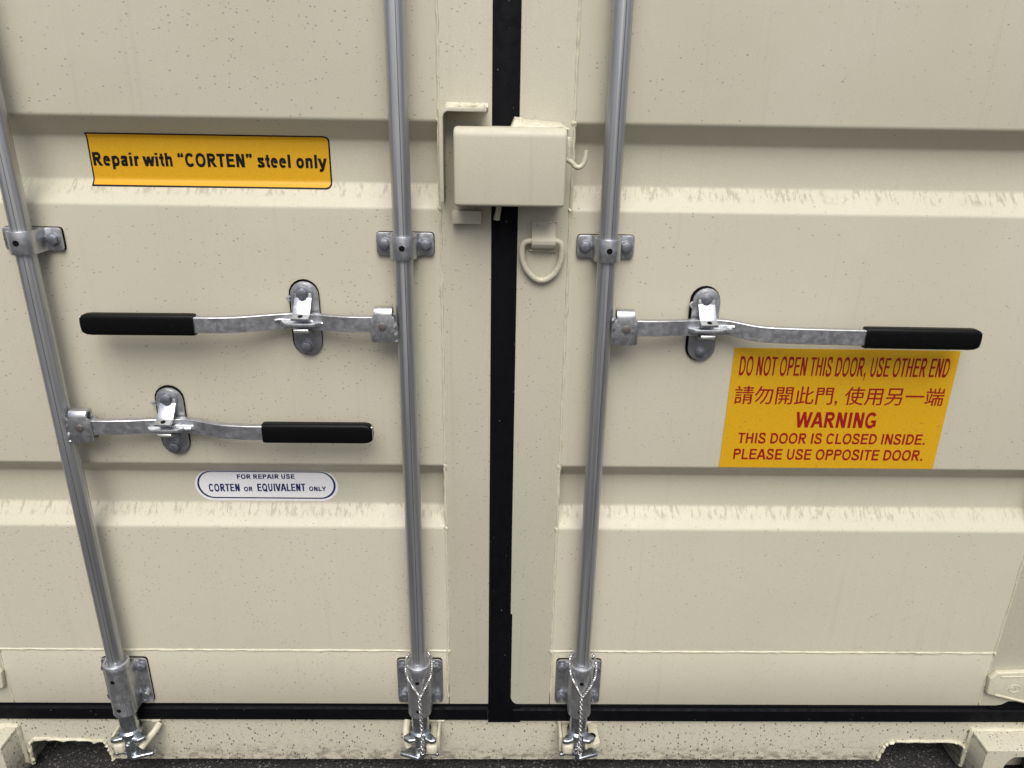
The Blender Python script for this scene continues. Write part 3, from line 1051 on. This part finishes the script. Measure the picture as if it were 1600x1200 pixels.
# hook of round rod on the right side
b_ = B()
hk = catmull([(0.1100, -0.040, 1.482), (0.1135, -0.048, 1.4765), (0.1165, -0.050, 1.462), (0.1170, -0.050, 1.450), (0.1195, -0.050, 1.4405), (0.1250, -0.050, 1.4345), (0.1320, -0.050, 1.4330), (0.1385, -0.050, 1.4385), (0.1412, -0.050, 1.4480), (0.1425, -0.050, 1.4610)], 6)
hk2 = catmull([(0.1085, -0.050, 1.4470), (0.1130, -0.050, 1.4445), (0.1195, -0.050, 1.4400), (0.1250, -0.050, 1.4345), (0.1320, -0.050, 1.4330), (0.1385, -0.050, 1.4385), (0.1412, -0.050, 1.4480), (0.1425, -0.050, 1.4610)], 6)
tube(b_, hk2, 0.0043, 12)
box(b_, 0.1078, 0.1165, -0.0535, -0.0465, 1.441, 1.482, 0.003, 3)
obj('hook', b_, M_BEAD, lk)
b_ = B()
tube(b_, catmull([(-0.0035, -0.012, 1.372), (-0.0045, -0.009, 1.355), (-0.0070, -0.007, 1.343), (-0.0078, -0.0065, 1.3365)], 5), [0.0045 + 0.0016 * (i / 15) for i in range(16)], 10)
obj('pin', b_, M_BEAD, lk)

gd = thing('lock_guard', 'beige bent steel angle left of the lock box with small block below', 'lock guard', (-0.08, 0, 1.33))
b_ = B()
outer = [(-0.1050, 1.3720), (-0.1050, 1.5240)]
oc = [(-0.1050 + 0.016 - 0.016 * math.cos(a), 1.5255 - 0.016 + 0.016 * math.sin(a)) for a in [PI / 2 * i / 6 for i in range(7)]]
ic = [(-0.0985 + 0.0095 - 0.0095 * math.cos(a), 1.5190 - 0.0095 + 0.0095 * math.sin(a)) for a in [PI / 2 * i / 6 for i in range(7)]]
prism(b_, [(-0.1050, 1.3720)] + oc + [(-0.0290, 1.5255), (-0.0290, 1.5190)] + list(reversed(ic)) + [(-0.0985, 1.3720)], 'y', -0.052, 0.001, 0.0009)
obj('angle_plate', b_, M_PAINT, gd)
b_ = B()
tube(b_, [(-0.096 + j * 0.0048, -0.010 - 0.020 * (j / 15), 1.5262) for j in range(15)], 0.0048, 8, False, 0.8, 110)
tube(b_, [(-0.096 + j * 0.0048, -0.004, 1.5275) for j in range(16)], 0.0050, 8, False, 0.8, 110)
tube(b_, [(-0.031, -0.048 + j * 0.004, 1.5235) for j in range(12)], 0.0042, 8, False, 0.8, 140)
tube(b_, [(-0.1075, -0.002, 1.522 - j * 0.01) for j in range(5)], 0.0034, 8, False, 0.8, 110)
obj('weld_bead', b_, M_BEAD, gd)
b_ = B()
bot = jag([(-0.035, 1.3305), (-0.0868, 1.3305)], 0.0011, 14)
prism(b_, [(-0.0868, 1.3535), (-0.0350, 1.3535)] + bot, 'y', -0.0210, 0.001, 0.0009)
obj('stop_block', b_, M_PAINT, gd)

# ------------------------------------------------------------------ D ring
dg = thing('d_ring', 'beige painted D ring hanging from a welded strap below the lock box', 'tie ring', (0.076, 0, 1.33))
b_ = B()
ring = [(0.050, 1.3010), (0.0405, 1.2945), (0.0385, 1.2780), (0.0420, 1.2600), (0.0500, 1.2445), (0.0615, 1.2325), (0.0690, 1.2285), (0.0760, 1.2275), (0.0832, 1.2287), (0.0910, 1.2328), (0.1020, 1.2440), (0.1090, 1.2610), (0.1115, 1.2790), (0.1090, 1.2955), (0.1000, 1.3015), (0.0750, 1.3015)]
rp = catmull([(x, -0.0165 + (1.3015 - z) * 0.12, z) for x, z in ring], 5, True)
tube(b_, rp, 0.0056, 12, True, 0.05, 60)
obj('ring', b_, M_BEAD, dg)
b_ = B()
prof = [(-0.001, 1.3320), (-0.0030, 1.3320), (-0.0050, 1.3245), (-0.0120, 1.3165), (-0.0210, 1.3100), (-0.0262, 1.3030), (-0.0262, 1.2965), (-0.0215, 1.2895), (-0.0120, 1.2868), (-0.0070, 1.2850), (-0.0060, 1.2838), (-0.001, 1.2838)]
prism(b_, prof, 'x', 0.0555, 0.0985, 0.0012)
obj('strap', b_, M_PAINT, dg, 60)
b_ = B()
tube(b_, [(0.053 + j * 0.004, -0.0030, 1.2825 + 0.0010 * noise.noise(Vector((j * 0.8, 3, 0)))) for j in range(13)], 0.0034, 8, False, 0.8, 150)
obj('weld_bead', b_, M_BEAD, dg)
b_ = B()
tube(b_, [(0.053 + j * 0.004, -0.0015, 1.3325 + 0.001 * noise.noise(Vector((j * 0.8, 8, 0)))) for j in range(13)], 0.0024, 8, False, 0.8, 150)
obj('weld_bead', b_, M_BEAD, dg)

# ------------------------------------------------------------------ braided wire loops on the two inner bars
def rope(bm, path, strand, helix, pitch, n_strands=2, phase=0.0, step=0.0011):
    P = [Vector(p) for p in path]
    # resample evenly
    L = [0.0]
    for a, b in zip(P, P[1:]):
        L.append(L[-1] + (b - a).length)
    tot = L[-1]
    n = int(tot / step)
    pts = []
    j = 0
    for i in range(n + 1):
        s0 = tot * i / n
        while j < len(L) - 2 and L[j + 1] < s0:
            j += 1
        f = (s0 - L[j]) / max(L[j + 1] - L[j], 1e-9)
        pts.append(P[j].lerp(P[j + 1], f))
    for q in range(n_strands):
        out = []
        up = Vector((0.2, -0.9, 0.3)).normalized()
        for i, p in enumerate(pts):
            d = (pts[min(i + 1, n)] - pts[max(i - 1, 0)]).normalized()
            u_ = (up - d * up.dot(d)).normalized()
            up = u_
            w_ = d.cross(u_)
            a = 2 * PI * (tot * i / n) / pitch + 2 * PI * q / n_strands + phase
            out.append(p + (u_ * math.cos(a) + w_ * math.sin(a)) * helix)
        tube(bm, out, strand, 6)


def cord(label, bx, drift):
    o = thing('wire_cord', label, 'wire cord', (bx, -0.06, 0.12), 'braided wire cords on the locking bars')
    b_ = B()
    jx = bx + drift
    loop = catmull([(jx, -0.0665, 0.297), (bx - 0.013, -0.0630, 0.322), (bx - 0.0255, -0.0560, 0.348), (bx - 0.0275, -0.0430, 0.368), (bx - 0.0230, -0.0270, 0.378),
                    (bx - 0.001, -0.0140, 0.383), (bx + 0.0225, -0.0260, 0.384), (bx + 0.0300, -0.0430, 0.372), (bx + 0.0285, -0.0560, 0.349), (bx + 0.0165, -0.0630, 0.322), (jx + 0.001, -0.0665, 0.297)], 8)
    rope(b_, loop, 0.0017, 0.0016, 0.0105, 2)
    obj('loop', b_, M_CORD, o)
    b_ = B()
    tail = catmull([(jx, -0.0665, 0.298), (jx + 0.001, -0.0680, 0.270), (jx + 0.002, -0.0675, 0.230), (jx + 0.003, -0.0660, 0.190), (jx + 0.0035, -0.0680, 0.165), (jx + 0.003, -0.0715, 0.150), (jx + 0.001, -0.0710, 0.138)], 8)
    # two cords twisted round each other, each of two strands
    for ph in (0, PI):
        P = []
        m = len(tail)
        Ls = [0.0]
        for a, c in zip(tail, tail[1:]):
            Ls.append(Ls[-1] + (c - a).length)
        fine = []
        n = 160
        j = 0
        for i in range(n + 1):
            s0 = Ls[-1] * i / n
            while j < m - 2 and Ls[j + 1] < s0:
                j += 1
            p = tail[j].lerp(tail[j + 1], (s0 - Ls[j]) / max(Ls[j + 1] - Ls[j], 1e-9))
            a = 2 * PI * s0 / 0.026 + ph
            fine.append(p + Vector((math.cos(a) * 0.0028, math.sin(a) * 0.0024, 0)))
        rope(b_, fine, 0.0014, 0.0012, 0.0095, 2, ph, 0.0013)
    # frayed knot round the cam
    kn = catmull([(jx + 0.002, -0.0715, 0.142), (jx - 0.008, -0.0710, 0.136), (jx - 0.010, -0.0690, 0.145), (jx - 0.002, -0.0720, 0.152), (jx + 0.007, -0.0715, 0.147), (jx + 0.007, -0.0705, 0.137), (jx + 0.001, -0.0710, 0.133), (jx - 0.004, -0.0710, 0.140)], 7)
    rope(b_, kn, 0.00105, 0.0009, 0.008, 2)
    obj('twisted_tail', b_, M_CORD, o)


cord('twisted silver wire looped round the bar just left of the black seal', BARS[1], 0.0035)
cord('twisted silver wire looped round the bar just right of the black seal', BARS[2], -0.0005)

# ------------------------------------------------------------------ lettering: a small stroke alphabet, cap height 1
def ell(cx, cy, rx, ry, a0, a1, n=18, e=2.25):
    out = []
    for i in range(n + 1):
        a = R(a0 + (a1 - a0) * i / n)
        c, s_ = math.cos(a), math.sin(a)
        out.append((cx + rx * math.copysign(abs(c) ** (2 / e), c), cy + ry * math.copysign(abs(s_) ** (2 / e), s_)))
    return out


def cat2(pts, n=5):
    return [(p.x, p.y) for p in catmull([Vector((x, y, 0)) for x, y in pts], n)]


def glyph(c, w, wh):
    """returns advance width and shapes: ('r',x0,y0,x1,y1) ('p',x0,y0,x1,y1,wx) ('s',points,width)"""
    h, v = w / 2, wh / 2
    X = 0.735
    st = lambda x, t=1.0, b=0.0: ('r', x, b, x + w, t)
    sm = (w + wh) / 2
    if c == ' ': return 0.38, []
    if c == 'I': return 0.22 + w, [st(0.11)]
    if c == 'L': return 0.84, [st(0.1), ('r', 0.1 + w, 0, 0.80, wh)]
    if c == 'E': return 0.92, [st(0.1), ('r', 0.1 + w, 0, 0.86, wh), ('r', 0.1 + w, 0.52 - v, 0.81, 0.52 + v), ('r', 0.1 + w, 1 - wh, 0.85, 1)]
    if c == 'F': return 0.84, [st(0.1), ('r', 0.1 + w, 0.5 - v, 0.74, 0.5 + v), ('r', 0.1 + w, 1 - wh, 0.80, 1)]
    if c == 'T': return 0.84, [('r', 0.03, 1 - wh, 0.81, 1), ('r', 0.42 - h, 0, 0.42 + h, 1 - wh)]
    if c == 'H': return 1.0, [st(0.1), st(0.9 - w), ('r', 0.1 + w, 0.52 - v, 0.9 - w, 0.52 + v)]
    if c == 'N': return 1.0, [st(0.1), st(0.9 - w), ('p', 0.1 + w * 0.6, 1, 0.9 - w * 0.6, 0, w * 1.15)]
    if c == 'U': return 1.0, [('s', [(0.1 + h, 1)] + ell(0.5, 0.40, 0.4 - h, 0.41 - v, 180, 360) + [(0.9 - h, 1)], sm)]
    if c == 'O': return 1.08, [('c', ell(0.54, 0.5, 0.485 - h, 0.512 - v, 0, 360, 40)[:-1], sm)]
    if c == 'Q': return 1.08, [('c', ell(0.54, 0.5, 0.485 - h, 0.512 - v, 0, 360, 40)[:-1], sm), ('p', 0.62, 0.27, 0.94, -0.06, w * 1.2)]
    if c == 'C': return 1.0, [('s', ell(0.52, 0.5, 0.465 - h, 0.512 - v, 38, 322, 30), sm)]
    if c == 'G': return 1.08, [('s', ell(0.53, 0.5, 0.475 - h, 0.512 - v, 38, 345, 30), sm), ('r', 0.56, 0.42 - v, 0.99, 0.42 + v), ('r', 0.99 - w, 0.1, 0.99, 0.42 - v)]
    if c == 'D': return 1.0, [st(0.1), ('s', [(0.1 + w, 1 - v), (0.42, 1 - v)] + ell(0.42, 0.5, 0.53 - h, 0.5 - v, 90, -90, 20, 2.1) + [(0.42, v), (0.1 + w, v)], sm)]
    if c in 'PR':
        sh = [st(0.1), ('s', [(0.1 + w, 1 - v), (0.52, 1 - v)] + ell(0.55, 0.715, 0.34 - h, 0.285 - v, 90, -90, 16) + [(0.52, 0.43 + v), (0.1 + w, 0.43 + v)], sm)]
        if c == 'R':
            sh.append(('p', 0.50, 0.45, 0.87 - h * 0.3, 0, w * 1.2))
            return 1.0, sh
        return 0.93, sh
    if c == 'S': return 0.93, [('s', cat2([(0.85 - h, 0.70), (0.80 - h, 0.84), (0.66, 1.0 - v * 0.98), (0.46, 1.012 - v), (0.24, 0.985 - v), (0.09 + h, 0.76), (0.18 + h * 0.7, 0.62), (0.46, 0.51), (0.78 - h * 0.7, 0.40), (0.88 - h, 0.27), (0.78 - h * 0.5, 0.05 + v), (0.47, v - 0.012), (0.22, 0.02 + v), (0.08 + h * 0.8, 0.17), (0.05 + h, 0.32)]), sm)]
    if c == 'W': return 1.34, [('p', 0.11, 1, 0.36, 0, w * 1.05), ('p', 0.67, 1, 0.38, 0, w * 1.0), ('p', 0.67, 1, 0.96, 0, w * 1.0), ('p', 1.23, 1, 0.98, 0, w * 1.05)]
    if c == 'V': return 0.93, [('p', 0.11, 1, 0.45, 0, w * 1.1), ('p', 0.82, 1, 0.48, 0, w * 1.1)]
    if c == 'Y': return 0.93, [('p', 0.12, 1, 0.46, 0.40, w * 1.1), ('p', 0.81, 1, 0.47, 0.40, w * 1.1), ('r', 0.465 - h, 0, 0.465 + h, 0.42)]
    if c == 'A': return 1.0, [('p', 0.11, 0, 0.47, 1, w * 1.1), ('p', 0.89, 0, 0.53, 1, w * 1.1), ('r', 0.25, 0.23, 0.75, 0.23 + wh)]
    if c == '.': return 0.22 + w, [('r', 0.11, 0, 0.11 + w, w * 0.95)]
    if c == ',': return 0.22 + w, [('r', 0.11, 0, 0.11 + w, w * 0.95), ('p', 0.11 + w * 0.72, 0.0, 0.11 + w * 0.3, -0.2, w * 0.5)]
    if c == '“': return 0.70, [q for x in (0.08, 0.38) for q in (('r', x, 0.70, x + w, 0.70 + w * 0.85), ('p', x + w * 0.3, 0.70 + w * 0.8, x + w * 0.7, 1.02, w * 0.55))]
    if c == '”': return 0.70, [q for x in (0.08, 0.38) for q in (('r', x, 1.02 - w * 0.85, x + w, 1.02), ('p', x + w * 0.7, 1.02 - w * 0.8, x + w * 0.3, 0.70, w * 0.55))]
    if c == 'i': return 0.20 + w, [st(0.1, X), ('r', 0.1, 0.84, 0.1 + w, 1.0)]
    if c == 'l': return 0.20 + w, [st(0.1)]
    if c == 'o': return 0.86, [('c', ell(0.43, X / 2, 0.38 - h, X / 2 + 0.012 - v, 0, 360, 30)[:-1], sm)]
    if c == 'e': return 0.80, [('s', ell(0.40, X / 2, 0.355 - h, X / 2 + 0.012 - v, 0, 325, 28) if False else [(0.755 - h, 0.33)] + ell(0.40, X / 2, 0.355 - h, X / 2 + 0.012 - v, 4, 322, 28), sm * 0.95), ('r', 0.06 + w, 0.33, 0.755 - h, 0.33 + wh * 0.85)]
    if c == 'p': return 0.87, [('r', 0.09, -0.27, 0.09 + w, X), ('c', ell(0.46, X / 2, 0.365 - h, X / 2 + 0.012 - v, 0, 360, 30)[:-1], sm)]
    if c == 'a': return 0.80, [('s', cat2([(0.08 + h, 0.50), (0.16 + h * 0.6, 0.64), (0.40, X + 0.01 - v), (0.62 - h * 0.3, 0.64), (0.70 - h, 0.48), (0.70 - h, 0.2), (0.74 - h, 0.0)]), sm), ('s', cat2([(0.70 - h, 0.43), (0.42, 0.375), (0.12 + h * 0.6, 0.31), (0.05 + h, 0.19), (0.14 + h * 0.5, 0.05 + v * 0.6), (0.34, v - 0.005), (0.56, 0.10), (0.70 - h, 0.25)]), sm * 0.92)]
    if c == 'r': return 0.55, [st(0.09, X), ('s', cat2([(0.09 + h, 0.38), (0.16 + h, 0.58), (0.36, X - v), (0.54, X - v)]), sm)]
    if c in 'hn':
        return 0.85, [st(0.09, 1.0 if c == 'h' else X), ('s', cat2([(0.09 + h, 0.40), (0.20 + h * 0.6, 0.62), (0.46, X + 0.012 - v), (0.68 - h * 0.5, 0.62), (0.77 - h, 0.44), (0.77 - h, 0.2), (0.77 - h, 0.0)]), sm)]
    if c == 's': return 0.78, [('s', cat2([(x * 0.84, y * X) for x, y in [(0.84 - h, 0.70), (0.78 - h, 0.86), (0.62, 1.0 - v * 1.3), (0.44, 1.01 - v * 1.35), (0.22, 0.97 - v), (0.11 + h, 0.74), (0.22 + h * 0.7, 0.60), (0.46, 0.52), (0.74 - h * 0.7, 0.42), (0.87 - h, 0.27), (0.76 - h * 0.5, 0.06 + v), (0.47, v * 1.35 - 0.01), (0.22, 0.02 + v * 1.2), (0.08 + h, 0.18), (0.05 + h, 0.30)]]), sm * 0.95)]
    if c == 't': return 0.48, [('s', [(0.12 + h, 0.95), (0.12 + h, 0.24)] + cat2([(0.12 + h, 0.2), (0.17 + h, 0.06 + v * 0.6), (0.45, v)], 5), sm), ('r', 0.02, X - wh, 0.44, X)]
    if c == 'w': return 1.08, [('p', 0.10, X, 0.30, 0, w * 1.05), ('p', 0.54, X, 0.32, 0, w), ('p', 0.54, X, 0.76, 0, w), ('p', 0.98, X, 0.78, 0, w * 1.05)]
    if c == 'y': return 0.80, [('p', 0.10, X, 0.40, 0, w * 1.08), ('p', 0.70, X, 0.37, -0.14, w * 1.08), ('s', cat2([(0.42, 0.0), (0.34, -0.14), (0.24, -0.27 + v), (0.10, -0.26 + v)]), sm)]
    return 0.5, []


def stroke_quads(pts, w, closed=False):
    n = len(pts)
    P = [Vector(p) for p in pts]
    L, Rr = [], []
    for i in range(n):
        a = P[i - 1] if (closed or i > 0) else None
        b = P[(i + 1) % n] if (closed or i < n - 1) else None
        d1 = (P[i] - a).normalized() if a is not None and (P[i] - a).length > 1e-7 else None
        d2 = (b - P[i]).normalized() if b is not None and (b - P[i]).length > 1e-7 else None
        if d1 is None: d1 = d2
        if d2 is None: d2 = d1
        nn = Vector((-(d1.y + d2.y), d1.x + d2.x))
        if nn.length < 1e-6:
            nn = Vector((-d1.y, d1.x))
        nn.normalize()
        cs = max(0.5, nn.dot(Vector((-d1.y, d1.x))))
        L.append(P[i] + nn * (w / 2 / cs))
        Rr.append(P[i] - nn * (w / 2 / cs))
    qs = []
    for i in range(n if closed else n - 1):
        j = (i + 1) % n
        qs.append([L[i], L[j], Rr[j], Rr[i]])
    return qs


def write(bm, text, x0, x1, z0, cap, y, w=0.2, wh=0.165, slope=0.0):
    """lay the text along x from x0 to x1 on baseline z0; every stroke sits a hair above the last"""
    pen = 0.0
    shapes = []
    for c in text:
        adv, sh = glyph(c, w, wh)
        for s_ in sh:
            shapes.append((pen, s_))
        pen += adv
    ext = []
    quads = []
    for idx, (px, s_) in enumerate(shapes):
        if s_[0] == 'r':
            q = [[Vector((s_[1], s_[2])), Vector((s_[3], s_[2])), Vector((s_[3], s_[4])), Vector((s_[1], s_[4]))]]
        elif s_[0] == 'p':
            hw = s_[5] / 2
            q = [[Vector((s_[1] - hw, s_[2])), Vector((s_[1] + hw, s_[2])), Vector((s_[3] + hw, s_[4])), Vector((s_[3] - hw, s_[4]))]]
        else:
            q = stroke_quads(s_[1], s_[2], s_[0] == 'c')
        for f in q:
            quads.append((idx % 5, [Vector((px + p.x, p.y)) for p in f]))
    lo = min(p.x for _, f in quads for p in f)
    hi = max(p.x for _, f in quads for p in f)
    sc = (x1 - x0) / (hi - lo)
    for lay, f in quads:
        vs_ = [bm.verts.new((x0 + (p.x - lo) * sc, y - lay * 0.00003, z0 + p.y * cap + slope * (p.x - lo) * sc)) for p in f]
        face = bm.faces.new(vs_)
        face.normal_update()
        if face.normal.y > 0:
            face.normal_flip()


def write_han(bm, text, x0, x1, z0, z1, y):
    """Chinese characters through Blender's built-in font"""
    cu_ = bpy.data.curves.new('han', 'FONT')
    cu_.body = text
    cu_.resolution_u = 3
    ob = bpy.data.objects.new('han', cu_)
    COL.objects.link(ob)
    dg_ = bpy.context.evaluated_depsgraph_get()
    me = bpy.data.meshes.new_from_object(ob.evaluated_get(dg_))
    xs = [v.co.x for v in me.vertices]
    zs = [v.co.y for v in me.vertices]
    a, b, c, d = min(xs), max(xs), min(zs), max(zs)
    for lay, (ox, oz) in enumerate(((0, 0), (0.0003, 0.0002), (-0.0003, -0.0002))):
        vs_ = [bm.verts.new((x0 + (v.co.x - a) / (b - a) * (x1 - x0) + ox, y - lay * 0.00003, z0 + (v.co.y - c) / (d - c) * (z1 - z0) + oz)) for v in me.vertices]
        for p in me.polygons:
            try:
                f = bm.faces.new([vs_[i] for i in p.vertices])
            except ValueError:
                continue
            f.normal_update()
            if f.normal.y > 0:
                f.normal_flip()
    bpy.data.objects.remove(ob)
    bpy.data.curves.remove(cu_)
    bpy.data.meshes.remove(me)


def sheet(bm, outline_fn, z0, z1, off, rows=40):
    """thin vinyl following the corrugation: outline_fn(z) gives left and right x"""
    prev = None
    for i in range(rows + 1):
        z = z0 + (z1 - z0) * i / rows
        xl, xr = outline_fn(z)
        y = prof_y(z) - off
        cur = [bm.verts.new((xl + (xr - xl) * j / 12, y, z)) for j in range(13)]
        if prev:
            for j in range(12):
                f = bm.faces.new((prev[j], prev[j + 1], cur[j + 1], cur[j]))
        prev = cur


# yellow strip label in the upper trough
st1 = thing('repair_sticker', 'long yellow strip label with black border pressed into the upper groove', 'sticker', (-0.523, 0.036, 1.383))
ZB, ZT, XL, XR = 1.3815, 1.4730, -0.7365, -0.3070


def rounded(z, zb, zt, xl, xr, rl, rr):
    def cut(r):
        d = min(z - zb, zt - z)
        if r <= 0 or d >= r:
            return 0.0
        return r - math.sqrt(max(r * r - (r - d) ** 2, 0))
    return xl + cut(rl), xr - cut(rr)


b_ = B()
sheet(b_, lambda z: rounded(z, ZB, ZT, XL, XR, 0.001, 0.009), ZB, ZT, 0.0006, 60)
obj('border', b_, M_BLACKINK, st1)
b_ = B()
sheet(b_, lambda z: rounded(z, ZB + 0.0028, ZT - 0.0024, XL + 0.0028, XR - 0.0028, 0.001, 0.0075), ZB + 0.0028, ZT - 0.0024, 0.0010, 60)
obj('face', b_, M_YELLOW, st1)
b_ = B()
write(b_, 'Repair with “CORTEN” steel only', -0.7310, -0.3140, 1.4165, 0.0230, 0.0346, 0.26, 0.20, 0.003)
obj('lettering', b_, M_BLACKINK, st1)

# white round-ended label in the lower trough
st2 = thing('repair_sticker', 'small white round-ended label with blue outline in the lower groove', 'sticker', (-0.489, 0.036, 0.732))
b_ = B()
ZB, ZT, XL, XR = 0.7325, 0.8055, -0.6395, -0.3390
for name, ins, off, mat in (('face', 0.0, 0.0006, M_WHITE), ('outline', 0.0050, 0.0010, M_NAVY), ('inner_face', 0.0093, 0.0014, M_WHITE)):
    b_ = B()
    r_ = (ZT - ZB) / 2 - (0.0 if ins == 0 else ins * 0.62)
    zb_, zt_ = ZB + ins * 0.72 + (0.002 if ins else 0), ZT - ins * 0.42
    rr_ = (zt_ - zb_) / 2
    sheet(b_, lambda z: rounded(z, zb_, zt_, XL + ins, XR - ins, rr_, rr_), zb_, zt_, off, 64)
    obj(name, b_, mat, st2)
b_ = B()
YS = 0.0342
write(b_, 'FOR REPAIR USE', -0.5490, -0.4285, 0.7850, 0.0105, YS, 0.25, 0.20, 0.012)
write(b_, 'CORTEN', -0.6110, -0.5465, 0.7545, 0.0178, YS, 0.27, 0.16, 0.016)
write(b_, 'OR', -0.5375, -0.5190, 0.7556, 0.0108, YS, 0.25, 0.20, 0.012)
write(b_, 'EQUIVALENT', -0.5090, -0.4080, 0.7560, 0.0178, YS, 0.27, 0.16, 0.012)
write(b_, 'ONLY', -0.4005, -0.3645, 0.7573, 0.0106, YS, 0.25, 0.20, 0.012)
obj('lettering', b_, M_NAVY, st2)

# large warning sign
st3 = thing('warning_sign', 'large amber warning sign with dark red lettering on the right door', 'sign', (0.675, 0.0, 0.841))
b_ = B()
prism(b_, [(0.4530, 0.8405), (0.8965, 0.8405), (0.8955, 1.0970), (0.4535, 1.0985)], 'y', -0.0003, -0.0010)
obj('face', b_, M_AMBER, st3)
b_ = B()
YS = -0.0013
write(b_, 'DO NOT OPEN THIS DOOR, USE OTHER END', 0.4680, 0.8810, 1.0425, 0.0385, YS, 0.215, 0.115)
write_han(b_, '請勿開此門, 使用另一端', 0.4660, 0.8840, 0.9800, 1.0200, YS)
write(b_, 'WARNING', 0.5950, 0.7585, 0.9315, 0.0340, YS, 0.235, 0.18)
write(b_, 'THIS DOOR IS CLOSED INSIDE.', 0.4840, 0.8670, 0.8955, 0.0232, YS, 0.205, 0.165)
write(b_, 'PLEASE USE OPPOSITE DOOR.', 0.4795, 0.8700, 0.8592, 0.0238, YS, 0.205, 0.165)
obj('lettering', b_, M_REDINK, st3)
